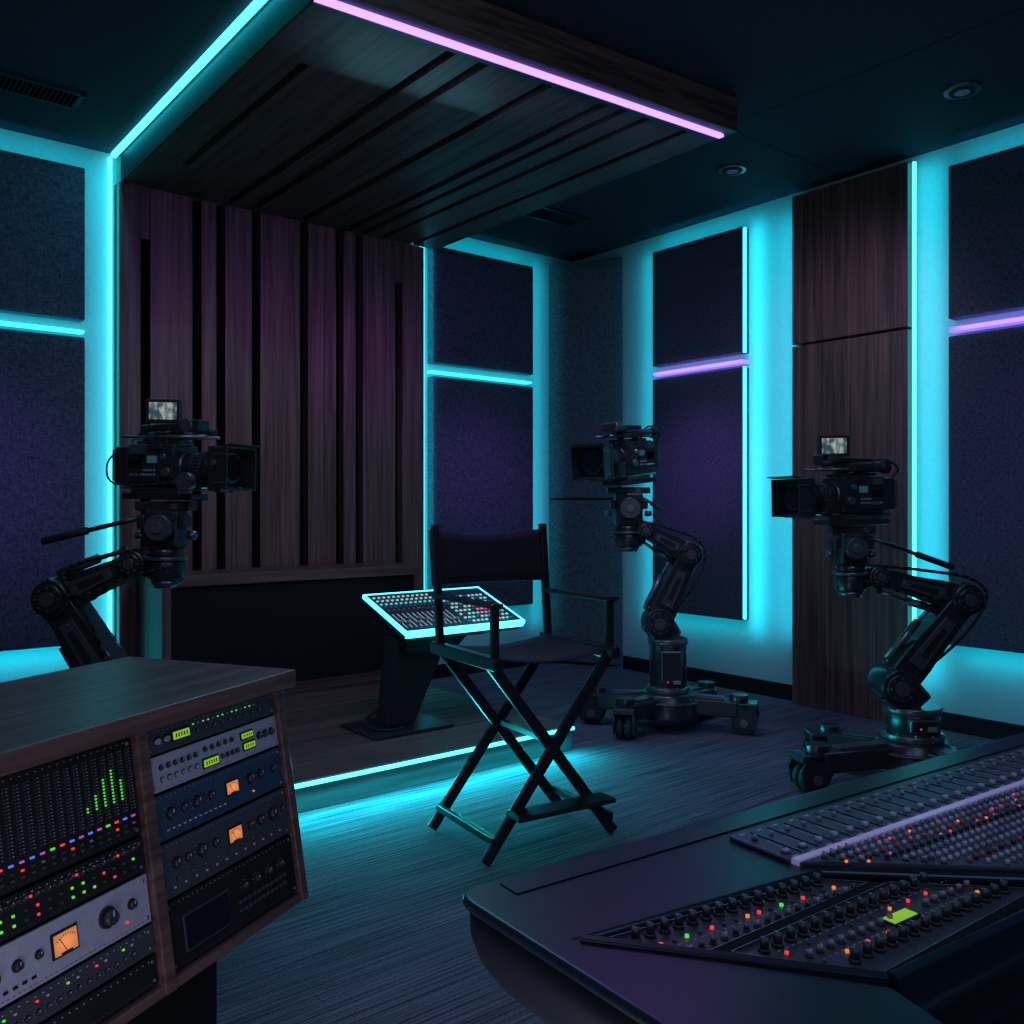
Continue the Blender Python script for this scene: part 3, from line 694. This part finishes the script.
h = .058; U = unit('rack_switcher', 'slim dark rack unit with rows of indicator lamps', 'audio equipment', xL_, wL, rows(h), h-.003, M_grey)
for i in range(20):
    lamp(U, .06+i*.021, .038, (E_g, M_white, M_dim, E_r, M_white, M_dim)[i % 6], .004, .003); knob(U, .06+i*.021, .020, .005)
hh = z-.030
U = unit('rack_blank_drawer', 'plain black rack drawer front', 'audio equipment', xL_, wL, .027, hh, M_black, depth=.06)
knob(U, .25, hh/2, .008, M_knobg)

# ------------------------------------------------------------------ mixing console
E = thing('mixing_console', 'large dark blue mixing console with many knobs and lit buttons', 'mixing console', (.648, .867, 0), (0, 0, R(-4.7)))
P = lambda e, d, z: (e, -d, z)
zs = .785
def rounded(pts, rads, z):
    out = []
    n = len(pts)
    for i in range(n):
        rad = rads[i] if isinstance(rads, (list, tuple)) else rads
        p, a, c_ = Vector(pts[i]), Vector(pts[i-1]), Vector(pts[(i+1) % n])
        u, v = (a-p).normalized(), (c_-p).normalized()
        if rad == 0: out.append((p.x, p.y, z)); continue
        for k in range(7):
            t = k/6; q = (p+u*rad)*(1-t)**2+p*2*t*(1-t)+(p+v*rad)*t*t; out.append((q.x, q.y, z))
    return out
zf = zs-.014
b = MB(); prof = [(.645, .075), (.68, .030), (.71, .010), (.74, .001), (zf, .0)]
base_pts = [(-.014, .020), (2.0, .020), (2.0, -.46), (.262, -.43), (.12, -.44), (-.004, -.40)]
rings = []
for zz, k in prof:
    ring = rounded([(max(x+k if x < .3 else x, 0-.02), (y-k*.8 if y > 0 else y+k*.5)) for x, y in base_pts], .045, zz)
    rings.append([b.bm.verts.new(p) for p in ring])
for r0, r1 in zip(rings[:-1], rings[1:]):
    n = len(r0)
    for i in range(n):
        f = b.bm.faces.new((r0[i], r0[(i+1) % n], r1[(i+1) % n], r1[i])); f.smooth = True
b.bm.faces.new(rings[-1]); b.bm.faces.new(rings[0][::-1]); b.mi(M_navy_shade); b.obj('body', E)
pts = [(-.020, .026), (2.0, .026), (2.0, -.475), (.66, -.403), (.405, -.191), (.036, -.158), (.226, -.403), (.20, -.50), (-.006, -.42)]
o = MB().prism(rounded(pts, [.045, 0, 0, 0, 0, 0, 0, 0, .03], zf), (0, 0, zs-zf), M_navy); dk = o.obj('top_deck', E)
md = dk.modifiers.new('b', 'BEVEL'); md.width = .010; md.segments = 5; md.limit_method = 'ANGLE'; md.angle_limit = R(35)
MB().prism([P(.12, .06, 0), P(1.95, .06, 0), P(1.95, .40, 0), P(.36, .38, 0), P(.12, .36, 0)], (0, 0, .650), M_black, bev=.01).obj('pedestal', E)
MB().span(P(.04, -.008, zs), P(1.96, .030, zs+.002), M_navy, bev=.0008).obj('rear_trim', E)
MB().prism([P(.386, .050, zs), P(1.95, .050, zs), P(1.95, .152, zs), P(.386, .152, zs)], (0, 0, .006), M_panel, bev=.002).obj('fader_panel', E)
MB().span(P(.39, .153, zs), P(1.95, .164, zs+.007), mat('lilac_strip', (.45, .38, .6), .3, emit=(.35, .28, .6), es=.28)).obj('scribble_strip', E, label='pale lilac strip')
MB().prism([P(.39, .165, zs), P(1.95, .165, zs), P(1.95, .46, zs), P(.70, .41, zs), P(.425, .188, zs)], (0, 0, .006), M_panel, bev=.002).obj('channel_panel', E)
b = MB()
def rim(pts, zt, wd, m, hh=.008):
    for (x0, y0), (x1, y1) in zip(pts, pts[1:]+pts[:1]): b.beam(P(x0, y0, zt), P(x1, y1, zt), wd, hh, m, bev=.001, ref=(0, 0, 1))
fr = [(.040, .161), (.400, .193), (.640, .393), (.236, .393)]
m1 = [(.066, .168), (.385, .198), (.428, .240), (.124, .250)]; m2 = [(.152, .264), (.448, .254), (.580, .368), (.238, .380)]
b.prism([P(x, y, zf) for x, y in fr], (0, 0, .004), M_black); rim(m1, zf+.007, .0035, M_metal2); rim(m2, zf+.007, .0035, M_metal2)
b.obj('module_frame', E)
for mm in (m1, m2): MB().prism([P(x, y, zf+.004) for x, y in mm], (0, 0, .003), M_grey).obj('module_panel', E)
zk = zf+.007
# wedge-shaped skirt of the control pod: angled lip along its outer and front edges
b = MB()
def wedge(p, q, out, m):
    # p,q: top edge points in (e,d); out: outward offset in (e,d); sloping outer face going down
    (e0, d0), (e1, d1) = p, q; ox, oy = out
    V = [(e0, d0, zs+.006), (e1, d1, zs+.006), (e1+ox, d1+oy, zs+.004), (e0+ox, d0+oy, zs+.004),
         (e0, d0, zf-.05), (e1, d1, zf-.05), (e1+ox*3.2, d1+oy*3.2, zf-.05), (e0+ox*3.2, d0+oy*3.2, zf-.05)]
    vs = [b.bm.verts.new(P(*v)) for v in V]
    for f in ((0, 1, 2, 3), (3, 2, 6, 7), (0, 3, 7, 4), (1, 5, 6, 2), (4, 7, 6, 5), (0, 4, 5, 1)): b.bm.faces.new([vs[i] for i in f])
    b.fin(vs, m, .0015)
wedge((.236, .392), (.66, .402), (-.002, .012), M_navy); wedge((.66, .402), (1.95, .455), (0, .012), M_navy)
wedge((.036, .159), (.236, .392), (-.008, .006), M_navy_shade)
b.obj('front_lip', E)
def proto(m, r, h, tip):
    b = MB(); b.cyl((0, 0, 0), (0, 0, h*.3), r*1.3, M_knob, seg=14); b.cyl((0, 0, h*.25), (0, 0, h), r, m, r2=r*.85, seg=14); b.box((0, r*.45, h+.0003), (r*.2, r*.8, .0008), tip)
    return b.obj('tmp')
protos = {'k': proto(M_knob, .0052, .014, M_white), 'K': proto(M_knob, .0034, .007, M_white), 'g': proto(M_knobg, .0036, .008, M_black), 'r': proto(M_knobr, .0034, .007, M_white), 'p': proto(M_knobp, .0034, .007, M_white), 'P': proto(M_knobp, .0056, .005, M_black)}
items = []
zp = zs+.006
def inside(e, d): return d < .186 or (e-.425)/(.70-.425) > (d-.190)/(.41-.190)+.04
for i in range(44):
    items.append((.402+i*.035, .134, zp, 'P')); items.append((.402+i*.035, .082, zp, 'g'))
for j in range(17):
    d = .176+j*.0162
    for i in range(94):
        e = .428+i*.0160
        if inside(e, d): items.append((e, d, zp, 'r' if (j in (2, 7) and i % 2) else ('K' if j % 4 == 3 else ('p' if (i//4+j) % 3 else 'g'))))
low = []
for i in range(15): low.append((.090+i*.0203, .184+i*.0015, zk, 'k'))
for i in range(17): low.append((.120+i*.0175, .236+i*.0002, zk, 'K' if i % 3 else 'g'))
for j in range(3):
    n = 18 if j == 1 else 15; st = .018 if j == 1 else .0213
    for i in range(n):
        if j == 1 and 8 < i < 12: continue
        low.append((.187+j*.030+i*st, .279+j*.034, zk, 'kgk'[j]))
camE = Vector((-.575, -.917))
items.sort(key=lambda t: (Vector((t[0], -t[1]))-camE).length)
vis = low+items[:max(0, 100-len(low))]; rest = items[max(0, 100-len(low)):]
for e, d, zz, k in vis: share('knob', protos[k], E, (e, -d, zz))
b = MB()
MM_ = {'k': M_knob, 'K': M_knob, 'g': M_knobg, 'r': M_knobr, 'p': M_knobp, 'P': M_knobp}
for e, d, zz, k in rest:
    r = .0056 if k == 'P' else .0035
    b.cyl((e, -d, zz), (e, -d, zz+.006), r, MM_[k], r2=r*.85, seg=8)
b.obj('knobs', E, kind='stuff')
for k in protos.values(): bpy.data.objects.remove(k)
MB().box((0, 0, 0), (.050, .022, .003), M_black).obj('display_frame', E, P(.376, .316, zk+.001))
MB().box((0, 0, 0), (.044, .016, .001), E_gd).obj('display', E, P(.376, .316, zk+.0032), label='small green display')
for i in range(16):
    e = .105+i*.0185
    MB().cyl((0, 0, 0), (0, 0, .003), .0024, (E_r, M_dim, E_g, M_dim, E_r, M_dim, M_dim, E_or)[i % 8], seg=10).obj('indicator_light', E, P(e, .208+i*.001, zk))
for i in range(18):
    MB().cyl((0, 0, 0), (0, 0, .003), .0022, (E_r, M_dim, M_dim, E_or, M_dim, E_r, M_dim)[i % 7], seg=10).obj('indicator_light', E, P(.202+i*.0185, .296+(i % 2)*.034, zk))
b = MB()
for i in range(45):
    e = .402+i*.035
    b.box((e+.0175, -.103, zp+.0005), (.0015, .085, .001), M_blackgap)
    for k in range(7): b.box((e+.010, -.096-k*.004, zp+.0005), (.005, .0008, .001), M_white)
    b.box((e, -.150, zp+.0005), (.012, .002, .001), M_white); b.box((e, -.060, zp+.0005), (.010, .004, .001), M_knobp)
for k in range(26): b.box((.10+k*.0115, -.217-k*.0004, zk+.0004), (.005, .0008, .0006), M_white)
for k in range(30): b.box((.20+k*.0115, -.288, zk+.0004), (.005, .0008, .0006), M_white); b.box((.225+k*.0105, -.325, zk+.0004), (.004, .0008, .0006), M_white)
b.obj('scale_marks', E, kind='stuff')
b = MB()
for i in range(60): b.box((.44+i*.024, -.184-random.choice((0, .0162, .0324)), zp+.001), (.003, .003, .003), random.choice((E_or, E_r, E_w, E_m)))
b.obj('indicator_lights', E, kind='stuff')

# ------------------------------------------------------------------ led strip lights and added fills
def area(loc, tgt, size, power, col, sy=None, name='fill_light'):  # soft fill added for brightness, no such fixture in the room
    l = bpy.data.lights.new(name, 'AREA'); l.energy = power; l.color = col; l.size = size
    if sy: l.shape = 'RECTANGLE'; l.size_y = sy
    o = bpy.data.objects.new(name, l); bpy.context.collection.objects.link(o); o.location = loc
    o.rotation_euler = (Vector(tgt)-Vector(loc)).to_track_quat('-Z', 'Y').to_euler(); return o
def wash(a, b, dr, wpm, col=CL, sy=.03):
    a, b = Vector(a), Vector(b); ln = (b-a).length
    l = bpy.data.lights.new('strip_light', 'AREA'); l.shape = 'RECTANGLE'; l.size = ln; l.size_y = sy; l.energy = wpm*ln; l.color = col
    o = bpy.data.objects.new('strip_light', l); bpy.context.collection.objects.link(o)
    x = (b-a).normalized(); zz = -Vector(dr).normalized(); zz = (zz-x*zz.dot(x)).normalized(); y = zz.cross(x)
    o.matrix_world = Matrix.Translation((a+b)/2) @ Matrix((x, y, zz)).transposed().to_4x4()
yb = YB-.10; xr = XR-.10; PW = .66
wash((1.40, yb, .25), (1.40, yb, 3.2), (0, 1, 0), PW*.55)
wash((.12, yb, 3.17), (1.3, yb, 3.17), (0, 1, .4), PW*.6)
wash((.12, yb, .44), (1.3, yb, .44), (0, 1, -.4), PW*1.5)
wash((.12, yb, 2.237), (1.3, yb, 2.237), (0, 1, 0), .3)
wash((3.61, yb, .25), (3.61, yb, 3.2), (0, 1, 0), PW*.5)
wash((4.66, yb, .3), (4.66, yb, 3.2), (.3, 1, 0), PW*.8)
wash((3.65, yb, 3.17), (4.56, yb, 3.17), (0, 1, .4), PW*.7)
wash((3.65, yb, .44), (4.56, yb, .44), (0, 1, -.4), PW*.5)
wash((3.65, yb, 2.237), (4.56, yb, 2.237), (0, 1, 0), .3)
wash((xr, 3.66, .4), (xr, 3.66, 3.15), (1, -.5, 0), PW*1.9)
wash((xr, 3.40, .4), (xr, 3.40, 3.15), (1, .5, 0), PW*1.0)
wash((xr, 4.60, .4), (xr, 4.60, 3.15), (1, .3, 0), PW*.9)
wash((xr, 3.72, 3.17), (xr, 4.5, 3.17), (1, 0, .4), PW*.7)
wash((xr, 3.72, .44), (xr, 4.5, .44), (1, 0, -.5), PW*.8)
wash((xr, 2.46, .25), (xr, 2.46, 3.2), (1, 0, 0), PW*1.2)
wash((xr, 1.15, 3.17), (xr, 2.3, 3.17), (1, 0, .4), PW*.6)
wash((xr, 1.15, .44), (xr, 2.3, .44), (1, 0, -.4), PW*1.0)
wash((xr, 3.72, 2.237), (xr, 4.5, 2.237), (1, 0, 0), .5, (.4, .35, 1))
wash((xr, 1.15, 2.237), (xr, 2.3, 2.237), (1, 0, 0), .5, (.4, .3, 1))
wash((1.45, 3.33, .12), (3.14, 3.33, .12), (0, -.5, -1), 5.0, (.01, .82, .90))
wash((1.45, 3.375, .125), (3.14, 3.375, .125), (0, -1, -.1), 6, (.01, .82, .92))
wash((1.55, 2.94, 3.06), (3.6, 2.80, 3.06), (0, .25, -1), 7, (.55, .20, 1))
wash((1.48, 2.2, 3.24), (1.48, 5.3, 3.24), (-.3, 0, -1), 1.5)
wash((2.42, 3.74, .79), (3.12, 3.74, .79), (0, -.6, -1), 1.2, (.05, .85, .95))
def spot(loc, tgt, power, col, ang=60, blend=1):  # spots without fixtures, added to lift and tint surfaces
    l = bpy.data.lights.new('fill_spot', 'SPOT'); l.energy = power; l.color = col; l.spot_size = R(ang); l.spot_blend = blend; l.shadow_soft_size = .15
    o = bpy.data.objects.new('fill_spot', l); bpy.context.collection.objects.link(o); o.location = loc
    o.rotation_euler = (Vector(tgt)-Vector(loc)).to_track_quat('-Z', 'Y').to_euler(); return o
PU = (.48, .14, 1); PK = (.76, .56, .62)  # violet and pink tints of the spots added on wood and panels
spot((2.5, 2.4, 2.6), (2.4, 5.4, 1.5), 29, PK, 55)
spot((3.1, 3.4, 2.5), (3.15, 5.4, 2.2), 24, PU, 38)
spot((3.4, 3.5, 2.2), (5.0, 4.05, 1.5), 50, PU, 36)
spot((.9, 3.4, 2.2), (.75, 5.4, 1.35), 46, PU, 36)
spot((3.6, 2.2, 2.8), (5.0, 2.9, 2.2), 22, PK, 60)
spot((3.5, 2.6, 2.4), (5.0, 2.9, 2.5), 7, PU, 40)
spot((3.5, 3.6, 2.2), (4.1, 5.4, 1.45), 42, PU, 36)
spot((3.2, 1.2, 2.2), (5.0, 1.9, 1.5), 18, PU, 40)
spot((2.6, 2.4, 3.0), (3.8, 3.45, 1.0), 34, (.40, .85, 1), 34)  # this and the next two: added to bring out the camera arms
spot((2.6, 1.0, 3.0), (3.85, 2.1, .9), 26, (.42, .75, 1), 36)
spot((.2, 2.0, 3.0), (1.0, 3.4, 1.2), 20, (.45, .75, 1), 36)
area((1.2, -.3, 3.1), (1.8, 2.4, 0), 2.0, 21, (.38, .62, 1))  # from here on: added fills for floor, desks, chair and soffit
area((-.8, .6, 2.8), (.8, 1.8, .6), 1.0, 9, (.66, .56, .85))
area((2.4, 3.9, 2.9), (2.3, 2.8, 0), .8, 9, (.22, .78, .95))
area((.3, .8, .3), (2.5, 4.2, 3.1), 1.0, 7, (.6, .62, .8))

w = bpy.data.worlds.new('world'); S.world = w; w.use_nodes = True
w.node_tree.nodes['Background'].inputs['Color'].default_value = (.01, .02, .03, 1)
w.node_tree.nodes['Background'].inputs['Strength'].default_value = .3

cam = bpy.data.cameras.new('camera'); co = bpy.data.objects.new('camera', cam); bpy.context.collection.objects.link(co)
co.location = (0, 0, 1.25); co.rotation_euler = (R(90), 0, R(-39.1))
cam.sensor_width = 36; cam.lens = 31.68; cam.shift_y = -.0049; cam.clip_start = .02
S.camera = co
